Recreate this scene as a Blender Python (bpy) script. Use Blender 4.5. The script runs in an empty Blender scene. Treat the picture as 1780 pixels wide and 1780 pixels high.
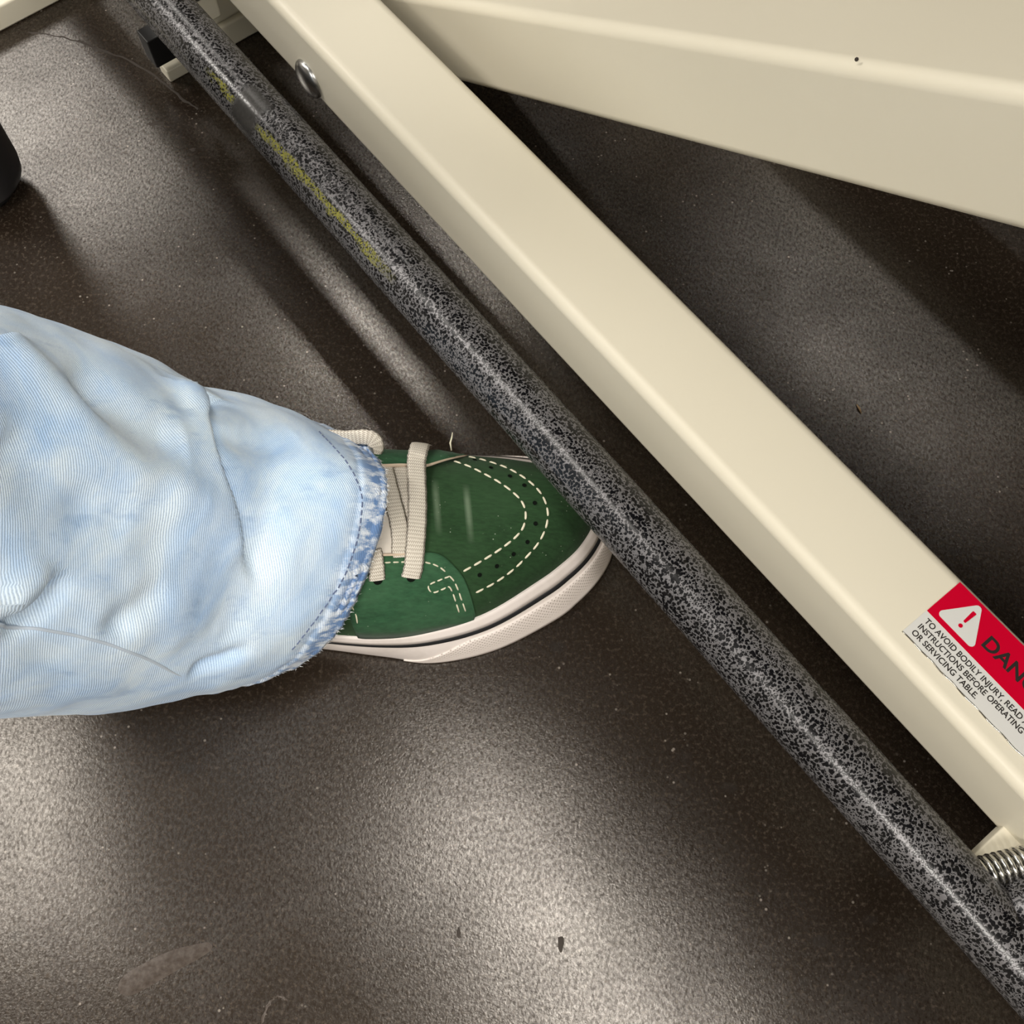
import bpy, bmesh, math, random
from math import radians as R, sin, cos, pi, sqrt
from mathutils import Vector, Matrix
from mathutils.bvhtree import BVHTree

random.seed(7)
scene = bpy.context.scene
COL = scene.collection

# ------------------------------------------------------------------ camera
CAM_H = 0.58
cam_data = bpy.data.cameras.new('camera')
cam_data.sensor_width = 36.0
cam_data.lens = 36.0 * 1850.0 / 1780.0
cam_data.clip_start = 0.02
cam = bpy.data.objects.new('camera', cam_data)
cam.location = (0, 0, CAM_H)
cam.rotation_euler = (R(22.0), 0, 0)
COL.objects.link(cam)
scene.camera = cam

# ------------------------------------------------------------------ world, lamps, exposure
world = bpy.data.worlds.new('room_air')
scene.world = world
world.use_nodes = True
world.node_tree.nodes['Background'].inputs[0].default_value = (1.0, 0.93, 0.83, 1)
world.node_tree.nodes['Background'].inputs[1].default_value = 0.15


def overhead_lamp(x, y, sx, sy, watts, rz=0.0, col=(1.0, 0.95, 0.88)):
    l = bpy.data.lights.new('overhead_area_light', 'AREA')
    l.shape = 'RECTANGLE'
    l.size, l.size_y = sx, sy
    l.energy = watts
    l.color = col
    o = bpy.data.objects.new('overhead_area_light', l)
    o.location = (x, y, 2.68)
    o.rotation_euler = (0, 0, rz)
    COL.objects.link(o)


overhead_lamp(0.23, 0.02, 0.27, 1.2, 24, R(38))
overhead_lamp(-1.50, 0.36, 0.6, 1.0, 17, R(80))
overhead_lamp(-0.37, 1.92, 0.22, 0.34, 12, R(38))
overhead_lamp(-1.95, 3.0, 0.6, 1.2, 19, R(38))
overhead_lamp(1.15, 1.9, 0.16, 1.2, 4, R(38))
overhead_lamp(1.25, -1.55, 0.6, 1.2, 46, R(38))
overhead_lamp(-1.1, -1.9, 0.6, 1.2, 46, R(38))
overhead_lamp(-3.1, 1.3, 0.6, 1.2, 64, R(38))  # added lamp out of view, brightens the rail and lift arm from the left

scene.view_settings.view_transform = 'Standard'
scene.view_settings.look = 'None'
scene.view_settings.gamma = 1.0
scene.view_settings.use_curve_mapping = False
scene.view_settings.exposure = 0.62
scene.cycles.use_denoising = True
scene.cycles.max_bounces = 4
scene.cycles.use_adaptive_sampling = True
scene.cycles.adaptive_threshold = 0.05

# ------------------------------------------------------------------ node helpers
class NT:
    def __init__(self, name):
        self.m = bpy.data.materials.new(name)
        self.m.use_nodes = True
        self.t = self.m.node_tree
        self.b = self.t.nodes['Principled BSDF']

    def n(self, kind, **kw):
        nd = self.t.nodes.new(kind)
        for k, v in kw.items():
            if k.startswith('i_'):
                key = k[2:]
                nd.inputs[int(key) if key.isdigit() else key].default_value = v
            else:
                setattr(nd, k, v)
        return nd

    def l(self, a, b):
        self.t.links.new(a, b)

    def coord(self, out='Object'):
        return self.n('ShaderNodeTexCoord').outputs[out]

    def mapped(self, src, scale=(1, 1, 1), rot=(0, 0, 0), loc=(0, 0, 0)):
        mp = self.n('ShaderNodeMapping')
        mp.inputs['Scale'].default_value = scale
        mp.inputs['Rotation'].default_value = rot
        mp.inputs['Location'].default_value = loc
        self.l(src, mp.inputs['Vector'])
        return mp.outputs[0]

    def noise(self, src, scale, detail=4, rough=0.55, dist=0.0):
        nd = self.n('ShaderNodeTexNoise')
        nd.inputs['Scale'].default_value = scale
        nd.inputs['Detail'].default_value = detail
        nd.inputs['Roughness'].default_value = rough
        nd.inputs['Distortion'].default_value = dist
        self.l(src, nd.inputs['Vector'])
        return nd.outputs['Fac']

    def ramp(self, src, stops):
        nd = self.n('ShaderNodeValToRGB')
        e = nd.color_ramp.elements
        while len(e) < len(stops):
            e.new(0.5)
        for el, (p, c) in zip(e, stops):
            el.position = p
            el.color = c if len(c) == 4 else (*c, 1)
        self.l(src, nd.inputs[0])
        return nd.outputs[0]

    def f(self, src, a, b, c=0.0, d=1.0):
        nd = self.n('ShaderNodeMapRange')
        for k, v in zip((1, 2, 3, 4), (a, b, c, d)):
            nd.inputs[k].default_value = v
        self.l(src, nd.inputs[0])
        return nd.outputs[0]

    def math(self, op, a, b=None):
        nd = self.n('ShaderNodeMath', operation=op)
        for i, v in enumerate((a, b)):
            if v is None:
                continue
            if isinstance(v, (int, float)):
                nd.inputs[i].default_value = v
            else:
                self.l(v, nd.inputs[i])
        return nd.outputs[0]

    def mix(self, fac, a, b, mode='MIX'):
        nd = self.n('ShaderNodeMix', data_type='RGBA', blend_type=mode)
        for i, v in ((0, fac), (6, a), (7, b)):
            if isinstance(v, (int, float)):
                nd.inputs[i].default_value = v
            elif isinstance(v, tuple):
                nd.inputs[i].default_value = v if len(v) == 4 else (*v, 1)
            else:
                self.l(v, nd.inputs[i])
        return nd.outputs[2]

    def bump(self, h, strength, dist):
        nd = self.n('ShaderNodeBump')
        nd.inputs['Strength'].default_value = strength
        nd.inputs['Distance'].default_value = dist
        self.l(h, nd.inputs['Height'])
        self.l(nd.outputs[0], self.b.inputs['Normal'])

    def set(self, **kw):
        for k, v in kw.items():
            k = {'color': 'Base Color', 'rough': 'Roughness', 'metal': 'Metallic', 'spec': 'Specular IOR Level',
                 'sheen': 'Sheen Weight', 'coat': 'Coat Weight', 'coat_rough': 'Coat Roughness'}[k]
            if isinstance(v, tuple):
                self.b.inputs[k].default_value = (*v, 1) if len(v) == 3 else v
            elif isinstance(v, (int, float)):
                self.b.inputs[k].default_value = v
            else:
                self.l(v, self.b.inputs[k])
        return self


def plain(name, col, rough=0.5, metal=0.0, spec=0.5):
    return NT(name).set(color=col, rough=rough, metal=metal, spec=spec).m


def srgb(r, g, b):
    def f(c):
        c /= 255.0
        return c / 12.92 if c <= 0.04045 else ((c + 0.055) / 1.055) ** 2.4
    return (f(r), f(g), f(b))


# ------------------------------------------------------------------ materials
def mat_floor():
    k = NT('polished_concrete')
    co = k.coord()
    big = k.noise(co, 3.2, 5, 0.6, 0.4)
    mid = k.noise(co, 16, 6, 0.65, 0.3)
    fine = k.noise(co, 420, 3, 0.7)
    grit = k.noise(k.mapped(co, (1, 0.6, 1), (0, 0, 0.4)), 640, 3, 0.7)
    c = k.ramp(big, [(0.3, (0.014, 0.0098, 0.0065)), (0.55, (0.024, 0.0172, 0.0118)), (0.75, (0.036, 0.0268, 0.019))])
    c = k.mix(k.f(mid, 0.35, 0.75, 0.0, 0.75), c, (0.011, 0.0066, 0.0043))
    c = k.mix(k.f(fine, 0.52, 0.75, 0.0, 0.7), c, (0.085, 0.066, 0.050))
    pits = k.n('ShaderNodeTexVoronoi')
    pits.inputs['Scale'].default_value = 190
    k.l(co, pits.inputs['Vector'])
    pk = k.math('MULTIPLY', k.f(pits.outputs['Distance'], 0.10, 0.16, 1, 0), k.f(k.noise(co, 40, 2), 0.55, 0.62, 0, 1))
    c = k.mix(pk, c, (0.20, 0.175, 0.15))
    spots = k.n('ShaderNodeTexVoronoi')
    spots.inputs['Scale'].default_value = 34
    k.l(k.mapped(co, (1, 1.7, 1), (0, 0, 0.6)), spots.inputs['Vector'])
    sk = k.math('MULTIPLY', k.f(spots.outputs['Distance'], 0.13, 0.2, 1, 0), k.f(k.noise(co, 9, 2), 0.52, 0.6, 0, 0.7))
    c = k.mix(sk, c, (0.022, 0.018, 0.015))
    r = k.f(mid, 0.3, 0.7, 0.19, 0.27)
    k.set(color=c, rough=r, spec=k.math('MULTIPLY', k.f(grit, 0.34, 0.66, 0.22, 1.0), k.f(k.noise(co, 7, 5, 0.6, 0.6), 0.3, 0.7, 0.65, 1.2)))
    k.b.inputs['Specular Tint'].default_value = (1.0, 0.95, 0.89, 1)
    h = k.math('ADD', k.math('MULTIPLY', fine, 0.6), k.noise(co, 900, 2, 0.6))
    k.bump(h, 1.0, 0.00006)
    return k.m


def mat_cream():
    k = NT('cream_powder_coat')
    co = k.coord()
    n = k.noise(co, 6, 3)
    c = k.mix(k.f(n, 0.3, 0.7), (0.75, 0.70, 0.56), (0.78, 0.73, 0.59))
    nick = k.n('ShaderNodeTexVoronoi')
    nick.inputs['Scale'].default_value = 28
    k.l(co, nick.inputs['Vector'])
    nk = k.math('MULTIPLY', k.f(nick.outputs['Distance'], 0.03, 0.045, 1, 0), k.f(k.noise(co, 14, 1), 0.6, 0.62))
    c = k.mix(nk, c, (0.14, 0.11, 0.08))
    k.set(color=c, rough=0.42, spec=0.42)
    k.bump(k.noise(co, 900, 2), 0.06, 0.0003)
    return k.m


def mat_hammer():
    """black and silver hammertone paint; object x runs along the tube, in metres"""
    k = NT('hammertone_paint')
    co = k.coord()
    warp = k.n('ShaderNodeTexNoise')
    warp.inputs['Scale'].default_value = 260
    k.l(co, warp.inputs['Vector'])
    v = k.n('ShaderNodeVectorMath', operation='MULTIPLY_ADD')
    k.l(warp.outputs['Color'], v.inputs[0])
    v.inputs[1].default_value = (0.0022,) * 3
    k.l(co, v.inputs[2])
    sx = k.n('ShaderNodeSeparateXYZ')
    k.l(co, sx.inputs[0])
    big = k.noise(co, 70, 2)
    vo = k.n('ShaderNodeTexVoronoi', feature='F1')
    vo.inputs['Scale'].default_value = 640
    k.l(v.outputs[0], vo.inputs['Vector'])
    vs = k.n('ShaderNodeTexVoronoi', feature='F1')
    vs.inputs['Scale'].default_value = 1150
    k.l(v.outputs[0], vs.inputs['Vector'])
    thr = k.f(big, 0.3, 0.7, 0.36, 0.62)
    d1 = k.f(k.math('SUBTRACT', vo.outputs['Distance'], thr), -0.05, 0.06, 0, 1)
    d2 = k.f(k.math('SUBTRACT', vs.outputs['Distance'], k.f(big, 0.3, 0.7, 0.42, 0.26)), -0.05, 0.07, 0, 1)
    silver = k.math('MULTIPLY', d1, d2)
    c = k.mix(silver, (0.004, 0.004, 0.005), (0.175, 0.17, 0.175))
    # rubbed yellow-green scuff, a thin stripe along the side facing the room
    ang = k.math('ARCTAN2', sx.outputs['Z'], sx.outputs['Y'])
    wob = k.f(k.noise(k.mapped(co, (60, 260, 260)), 1.0, 3), 0.3, 0.7, -0.14, 0.14)
    da = k.math('ABSOLUTE', k.math('ADD', k.math('SUBTRACT', ang, 2.32), wob))
    along = k.math('MULTIPLY', k.f(sx.outputs['X'], -0.470, -0.455), k.f(sx.outputs['X'], -0.285, -0.315))
    gap = k.math('MAXIMUM', k.f(sx.outputs['X'], -0.438, -0.440), k.f(sx.outputs['X'], -0.417, -0.414))
    gr = k.f(k.noise(co, 900, 3), 0.42, 0.56)
    sc = k.math('MULTIPLY', k.math('MULTIPLY', k.f(da, 0.10, 0.16, 1, 0), along), k.math('MULTIPLY', gap, gr))
    c = k.mix(sc, c, (0.30, 0.29, 0.055))
    # bare rubbed collar inside the gap of the scuff
    rub = k.math('MULTIPLY', k.f(sx.outputs['X'], -0.441, -0.436), k.f(sx.outputs['X'], -0.414, -0.420))
    rub = k.math('MULTIPLY', rub, k.f(k.math('ABSOLUTE', k.math('SUBTRACT', ang, 2.2)), 0.75, 0.95, 1, 0))
    c = k.mix(rub, c, (0.055, 0.053, 0.05))
    k.set(color=c, rough=k.f(silver, 0, 1, 0.22, 0.36), metal=k.f(silver, 0, 1, 0.0, 0.35), spec=0.45)
    hh = k.math('MULTIPLY', silver, k.f(rub, 0, 1, 1, 0))
    k.bump(hh, 0.5, 0.0006)
    return k.m


def mat_denim():
    """uv: u round the leg in metres, v up the leg in metres from the hem"""
    k = NT('light_wash_denim')
    uv = k.coord('UV')
    sp = k.n('ShaderNodeSeparateXYZ')
    k.l(uv, sp.inputs[0])
    patch = k.noise(uv, 24, 5, 0.65, 0.5)
    streak = k.noise(k.mapped(uv, (70, 26, 1), (0, 0, 0.5)), 1.0, 4, 0.6)
    wob = k.noise(uv, 90, 3)
    # twill ridges
    ph = k.math('ADD', k.math('MULTIPLY', sp.outputs['X'], 2 * pi / 0.0021), k.math('MULTIPLY', sp.outputs['Y'], 2 * pi / 0.00125))
    ph = k.math('ADD', ph, k.math('MULTIPLY', wob, 5.0))
    tw = k.f(k.math('SINE', ph), -1, 1)
    grain = k.noise(uv, 1500, 2, 0.7)
    hem = k.f(sp.outputs['Y'], 0.010, 0.026, 1, 0)
    # wash
    base = k.mix(k.f(patch, 0.38, 0.68), (0.74, 0.87, 0.98), (0.46, 0.65, 0.92))
    base = k.mix(k.math('MULTIPLY', k.f(streak, 0.58, 0.74), 0.6), base, (0.24, 0.40, 0.66))
    hb = k.mix(k.f(k.noise(k.mapped(uv, (210, 70, 1), (0, 0, 0.7)), 1.0, 4, 0.65), 0.42, 0.56), (0.72, 0.76, 0.80), (0.075, 0.17, 0.38))
    base = k.mix(k.math('MULTIPLY', hem, 0.92), base, hb)
    lines = k.math('MULTIPLY', k.f(tw, 0.3, 0.9), k.f(grain, 0.35, 0.6, 0.5, 1.0))
    lamt = k.math('MULTIPLY', lines, k.f(k.noise(uv, 14, 3), 0.35, 0.65, 0.55, 1.0))
    c = k.mix(lamt, base, k.mix(0.66, base, (0.15, 0.25, 0.44)))
    k.set(color=c, rough=0.9, spec=0.15, sheen=0.15)
    h = k.math('ADD', k.math('MULTIPLY', tw, -0.6), k.math('MULTIPLY', grain, 0.6))
    k.bump(h, 0.35, 0.0005)
    return k.m


def mat_suede(name, base, worn, wear=0.3, crease_highlight=False):
    k = NT(name)
    co = k.coord()
    nap = k.noise(k.mapped(co, (180, 700, 300), (0, 0, 0.35)), 1.0, 4, 0.65)
    pt = k.noise(co, 26, 4, 0.6)
    c = k.mix(k.f(nap, 0.3, 0.75), tuple(x * 0.72 for x in base), tuple(min(1, x * 1.35) for x in base))
    c = k.mix(k.math('MULTIPLY', k.f(pt, 0.42, 0.75), wear), c, worn)
    sp = k.n('ShaderNodeTexVoronoi')
    sp.inputs['Scale'].default_value = 330
    k.l(co, sp.inputs['Vector'])
    dust = k.math('MULTIPLY', k.f(sp.outputs['Distance'], 0.06, 0.12, 1, 0), k.f(k.noise(co, 60, 2), 0.55, 0.62))
    c = k.mix(k.math('MULTIPLY', dust, 0.7), c, (0.45, 0.52, 0.40))
    if crease_highlight:  # pale worn vamp lines, with fold highlights painted into the suede colour
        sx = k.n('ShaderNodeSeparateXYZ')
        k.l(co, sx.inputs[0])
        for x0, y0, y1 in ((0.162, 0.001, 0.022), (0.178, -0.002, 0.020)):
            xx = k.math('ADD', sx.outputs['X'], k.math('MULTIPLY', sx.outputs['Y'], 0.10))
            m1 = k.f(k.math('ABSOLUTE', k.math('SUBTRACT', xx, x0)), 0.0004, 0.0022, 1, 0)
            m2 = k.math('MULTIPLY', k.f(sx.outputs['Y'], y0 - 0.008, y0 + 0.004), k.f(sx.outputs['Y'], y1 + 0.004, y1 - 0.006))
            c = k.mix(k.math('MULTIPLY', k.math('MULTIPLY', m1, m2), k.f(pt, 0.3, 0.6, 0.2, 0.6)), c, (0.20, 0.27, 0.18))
    k.set(color=c, rough=0.85, spec=0.22, sheen=0.06)
    k.bump(nap, 0.35, 0.0006)
    return k.m


def mat_lace():
    k = NT('woven_cotton_lace')
    uv = k.coord('UV')
    sp = k.n('ShaderNodeSeparateXYZ')
    k.l(uv, sp.inputs[0])
    a = k.math('MULTIPLY', sp.outputs['X'], 2 * pi / 0.00105)
    b = k.math('MULTIPLY', sp.outputs['Y'], 2 * pi / 0.0019)
    chev = k.math('SINE', k.math('ADD', k.math('MULTIPLY', k.math('SINE', a), 1.5), b))
    w = k.math('MULTIPLY', k.f(chev, -1, 1), k.f(k.math('SINE', a), -1, 1, 0.4, 1))
    c = k.mix(k.f(w, 0.05, 0.5), (0.46, 0.41, 0.34), (0.80, 0.75, 0.66))
    k.set(color=c, rough=0.9, spec=0.15)
    k.bump(w, 0.5, 0.0005)
    return k.m


def mat_bumper():
    k = NT('white_rubber_diamond_relief')
    uv = k.coord('UV')
    sp = k.n('ShaderNodeSeparateXYZ')
    k.l(uv, sp.inputs[0])
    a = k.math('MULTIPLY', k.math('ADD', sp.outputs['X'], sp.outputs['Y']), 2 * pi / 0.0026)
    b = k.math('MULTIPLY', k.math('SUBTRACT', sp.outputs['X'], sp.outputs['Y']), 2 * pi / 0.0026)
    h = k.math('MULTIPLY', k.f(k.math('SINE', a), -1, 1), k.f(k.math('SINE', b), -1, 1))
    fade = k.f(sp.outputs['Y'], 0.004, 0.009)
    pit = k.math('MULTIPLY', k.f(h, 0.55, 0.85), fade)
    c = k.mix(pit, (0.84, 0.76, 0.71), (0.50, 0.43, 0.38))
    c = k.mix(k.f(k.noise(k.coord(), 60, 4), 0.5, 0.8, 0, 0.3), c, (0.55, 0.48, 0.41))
    k.set(color=c, rough=0.55)
    k.bump(k.math('MULTIPLY', pit, -1), 0.7, 0.0007)
    return k.m


def mat_rubber_white():
    k = NT('white_rubber')
    co = k.coord()
    c = k.mix(k.f(k.noise(co, 45, 5, 0.65), 0.48, 0.8, 0, 0.5), (0.82, 0.75, 0.71), (0.56, 0.49, 0.43))
    k.set(color=c, rough=0.5)
    k.bump(k.noise(co, 300, 3), 0.1, 0.0004)
    return k.m


def mat_scar():
    k = NT('worn_concrete')
    co = k.coord()
    c = k.mix(k.noise(co, 500, 3), (0.020, 0.015, 0.011), (0.065, 0.049, 0.039))
    k.set(color=c, rough=0.33, spec=k.f(k.noise(co, 300, 3), 0.35, 0.65, 0.2, 0.6))
    k.b.inputs['Specular Tint'].default_value = (1.0, 0.92, 0.86, 1)
    k.bump(k.noise(co, 700, 2), 1.0, 0.00006)
    return k.m


M = dict(
    floor=mat_floor(), cream=mat_cream(), hammer=mat_hammer(), denim=mat_denim(), lace=mat_lace(), bumper=mat_bumper(),
    rubber=mat_rubber_white(),
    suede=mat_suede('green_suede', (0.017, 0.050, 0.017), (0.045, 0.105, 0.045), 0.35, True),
    suede2=mat_suede('worn_green_suede', (0.024, 0.082, 0.037), (0.070, 0.17, 0.085), 0.6),
    stripe=plain('black_rubber_line', (0.012, 0.013, 0.015), 0.5),
    thread=plain('cream_thread', (0.72, 0.68, 0.52), 0.8, 0, 0.2),
    seam=plain('folded_denim_seam', (0.52, 0.60, 0.70), 0.9, 0, 0.1),
    thread2=plain('white_cotton_fibre', (0.75, 0.78, 0.80), 0.9, 0, 0.1),
    navy=plain('navy_thread', (0.10, 0.13, 0.22), 0.8, 0, 0.2),
    hole=plain('punched_hole', (0.004, 0.006, 0.004), 0.9, 0, 0.1),
    tongue=plain('tongue_canvas', (0.66, 0.61, 0.54), 0.9, 0, 0.2),
    lining=plain('pale_leather_edge', (0.62, 0.50, 0.38), 0.7, 0, 0.3),
    chrome=plain('zinc_plated_steel', (0.55, 0.55, 0.54), 0.3, 1.0),
    spring=plain('spring_steel', (0.70, 0.69, 0.66), 0.2, 1.0),
    black=plain('black_plastic', (0.010, 0.010, 0.011), 0.45),
    blackleg=plain('black_leg_paint', (0.012, 0.011, 0.012), 0.5),
    red=plain('sticker_red', srgb(200, 0, 42), 0.4, 0, 0.15),
    swhite=plain('sticker_white', (0.70, 0.70, 0.67), 0.32, 0, 0.5),
    ink=plain('sticker_ink', (0.020, 0.016, 0.014), 0.5),
    foil=plain('sticker_edge', (0.60, 0.58, 0.52), 0.15, 1.0),
    vinyl=plain('dark_vinyl', (0.03, 0.028, 0.028), 0.45),
    wall=plain('painted_wall', (0.62, 0.58, 0.50), 0.8),
    ceil=plain('ceiling_tile', (0.40, 0.38, 0.34), 0.9),
    skin=plain('skin', (0.52, 0.32, 0.23), 0.6),
    scar=mat_scar(),
    crack=plain('crack_grime', (0.035, 0.027, 0.021), 0.8),
    debris=plain('tan_debris', (0.30, 0.20, 0.10), 0.8),
)


# ------------------------------------------------------------------ object helpers
def link(name, me, mat, parent=None, smooth=True):
    if mat is not None:
        me.materials.append(M[mat])
    if smooth:
        for p in me.polygons:
            p.use_smooth = True
    o = bpy.data.objects.new(name, me)
    COL.objects.link(o)
    if parent is not None:
        o.parent = parent
    return o


def pyd(name, verts, faces, mat, parent=None, smooth=True, uvs=None):
    me = bpy.data.meshes.new(name)
    me.from_pydata([tuple(v) for v in verts], [], faces)
    me.update()
    if uvs is not None:
        lay = me.uv_layers.new(name='UVMap')
        for lp in me.loops:
            lay.data[lp.index].uv = uvs[lp.vertex_index]
    return link(name, me, mat, parent, smooth)


def from_bm(name, bm, mat, parent=None, smooth=True):
    me = bpy.data.meshes.new(name)
    bmesh.ops.recalc_face_normals(bm, faces=bm.faces)
    bm.to_mesh(me)
    bm.free()
    return link(name, me, mat, parent, smooth)


def box_bm(a, b, bevel=0.0, seg=3):
    bm = bmesh.new()
    bmesh.ops.create_cube(bm, size=1.0)
    for v in bm.verts:
        v.co = Vector([(a[i] + b[i]) / 2 + v.co[i] * (b[i] - a[i]) for i in range(3)])
    if bevel:
        bmesh.ops.bevel(bm, geom=list(bm.edges), offset=bevel, segments=seg, profile=0.5, affect='EDGES')
    return bm


def box(name, a, b, mat, parent=None, bevel=0.0, seg=3):
    o = from_bm(name, box_bm(a, b, bevel, seg), mat, parent, smooth=bevel > 0)
    if bevel > 0:
        md = o.modifiers.new('normals', 'WEIGHTED_NORMAL')
        md.keep_sharp = False
    return o


def tube(name, pts, rad, mat, parent=None, seg=24, cap=True):
    """swept tube; rad a number or a list"""
    pts = [Vector(p) for p in pts]
    n = len(pts)
    rr = rad if isinstance(rad, (list, tuple)) else [rad] * n
    verts, faces = [], []
    t0 = (pts[1] - pts[0]).normalized()
    up = Vector((0, 0, 1)) if abs(t0.z) < 0.9 else Vector((1, 0, 0))
    x = t0.cross(up).normalized()
    for i in range(n):
        t = (pts[min(i + 1, n - 1)] - pts[max(i - 1, 0)]).normalized()
        x = (x - t * x.dot(t)).normalized()
        y = t.cross(x)
        for j in range(seg):
            a = 2 * pi * j / seg
            verts.append(pts[i] + (x * cos(a) + y * sin(a)) * rr[i])
    for i in range(n - 1):
        for j in range(seg):
            k = (j + 1) % seg
            faces.append((i * seg + j, i * seg + k, (i + 1) * seg + k, (i + 1) * seg + j))
    if cap:
        faces.append(tuple(range(seg))[::-1])
        faces.append(tuple((n - 1) * seg + j for j in range(seg)))
    return pyd(name, verts, faces, mat, parent)


def catmull(pts, n, closed=False):
    pts = [Vector(p) for p in pts]
    m = len(pts)
    out = []
    segs = m if closed else m - 1
    for s in range(segs):
        if closed:
            p = [pts[(s + k - 1) % m] for k in range(4)]
        else:
            p = [pts[max(0, min(m - 1, s + k - 1))] for k in range(4)]
        for i in range(n):
            t = i / n
            t2, t3 = t * t, t * t * t
            out.append(0.5 * ((2 * p[1]) + (p[2] - p[0]) * t + (2 * p[0] - 5 * p[1] + 4 * p[2] - p[3]) * t2
                              + (3 * p[1] - p[0] - 3 * p[2] + p[3]) * t3))
    if not closed:
        out.append(pts[-1])
    return out


def resample(pts, step):
    """points every `step` along a polyline"""
    out = [pts[0].copy()]
    acc = 0.0
    for a, b in zip(pts, pts[1:]):
        L = (b - a).length
        d = step - acc
        while d <= L:
            out.append(a.lerp(b, d / L))
            d += step
        acc = (acc + L) % step
    return out


def empty(name, loc=(0, 0, 0), rz=0.0):
    o = bpy.data.objects.new(name, None)
    o.location = loc
    o.rotation_euler = (0, 0, rz)
    o.empty_display_size = 0.05
    COL.objects.link(o)
    return o


def tag(o, label=None, cat=None, kind=None, group=None):
    if label:
        o['label'] = label
    if cat:
        o['category'] = cat
    if kind:
        o['kind'] = kind
    if group:
        o['group'] = group
    return o


# ------------------------------------------------------------------ room
floor = box('floor', (-5, -4, -0.1), (5, 6, 0), 'floor')
tag(floor, kind='structure')
tag(box('ceiling', (-5, -4, 2.75), (5, 6, 2.85), 'ceil'), kind='structure')
tag(box('wall_left', (-5.1, -4, 0), (-5, 6, 2.75), 'wall'), kind='structure')
tag(box('wall_right', (5, -4, 0), (5.1, 6, 2.75), 'wall'), kind='structure')
tag(box('wall_back', (-5, 6, 0), (5, 6.1, 2.75), 'wall'), kind='structure')
tag(box('wall_front', (-5, -4.1, 0), (5, -4, 2.75), 'wall'), kind='structure')


def floor_strip(name, pts, w, mat, z=0.0003):
    """a thin mark in the slab, as a low ribbon of uneven width"""
    pts = [Vector((x, y, 0)) for x, y in pts]
    pts = catmull(pts, 6)
    vs, fs = [], []
    for i, p in enumerate(pts):
        t = (pts[min(i + 1, len(pts) - 1)] - pts[max(i - 1, 0)]).normalized()
        nrm = Vector((-t.y, t.x, 0))
        ww = w * (0.6 + 0.8 * random.random()) * (0.25 if i in (0, len(pts) - 1) else 1)
        j = nrm * (random.random() - 0.5) * w
        vs += [p + j + nrm * ww / 2, p + j + Vector((0, 0, z)), p + j - nrm * ww / 2]
        if i:
            k = 3 * i
            fs += [(k - 3, k - 2, k + 1, k), (k - 2, k - 1, k + 2, k + 1)]
    return pyd(name, vs, fs, mat, floor)


floor_strip('floor_crack', [(-0.3474, 0.6068), (-0.3217, 0.6013), (-0.2823, 0.5852), (-0.2558, 0.5693), (-0.2307, 0.5459), (-0.2175, 0.5357)], 0.0016, 'crack')


def floor_blob(name, pts, mat, z=0.00015):
    pts = catmull([Vector((x, y, 0)) for x, y in pts], 5, True)
    c = sum(pts, Vector()) / len(pts)
    n = len(pts)
    vs = pts + [c.lerp(p, 0.8) + Vector((0, 0, z)) for p in pts] + [c + Vector((0, 0, z))]
    fs = [(i, (i + 1) % n, n + (i + 1) % n, n + i) for i in range(n)] + [(n + i, n + (i + 1) % n, 2 * n) for i in range(n)]
    return pyd(name, vs, fs, mat, floor)


tag(floor_blob('floor_scar', [(-0.1962, -0.0202), (-0.1919, -0.0140), (-0.1735, -0.0047), (-0.1580, -0.0007), (-0.1522, -0.0007), (-0.1530, -0.0050), (-0.1700, -0.0145), (-0.1862, -0.0235), (-0.1932, -0.0245)], 'scar'), 'long pale scar in the concrete')
floor_strip('floor_scratch', [(-0.1232, -0.0374), (-0.1202, -0.0284), (-0.1165, -0.0250), (-0.1112, -0.0271)], 0.0012, 'scar')
for x, y, a, b in ((0.0247, -0.0007, 0.0016, 0.0038), (-0.0271, 0.0042, 0.0010, 0.0026), (-0.2451, 0.5231, 0.006, 0.002), (-0.2176, 0.5007, 0.002, 0.0015)):
    floor_blob('floor_chip', [(x + a * (1 + 0.25 * sin(3 * q + x * 900)) * cos(q * pi / 5), y + b * (1 + 0.2 * sin(2 * q + y * 700)) * sin(q * pi / 5)) for q in range(10)], 'crack', 0.0002)
crumb = tube('wood_splinter', [(0.2110, 0.3050, 0.0008), (0.2122, 0.3020, 0.0012), (0.2131, 0.2990, 0.0007)], [0.0003, 0.0007, 0.0003], 'debris', None, 6)
tag(crumb, 'tiny tan splinter lying on the dark floor behind the cream rail', 'splinter')

# ------------------------------------------------------------------ treatment table (x along the rails, y away from the viewer's side)
TABLE_RZ = R(-51.5727)
table = empty('treatment_table', (0, 0, 0), TABLE_RZ)
tag(table, 'cream steel treatment table base with black speckled foot bar and danger sticker', 'table')

rail = box('base_rail', (-1.05, 0.197, 0.088), (0.75, 0.247, 0.138), 'cream', table, 0.006, 4)


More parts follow.
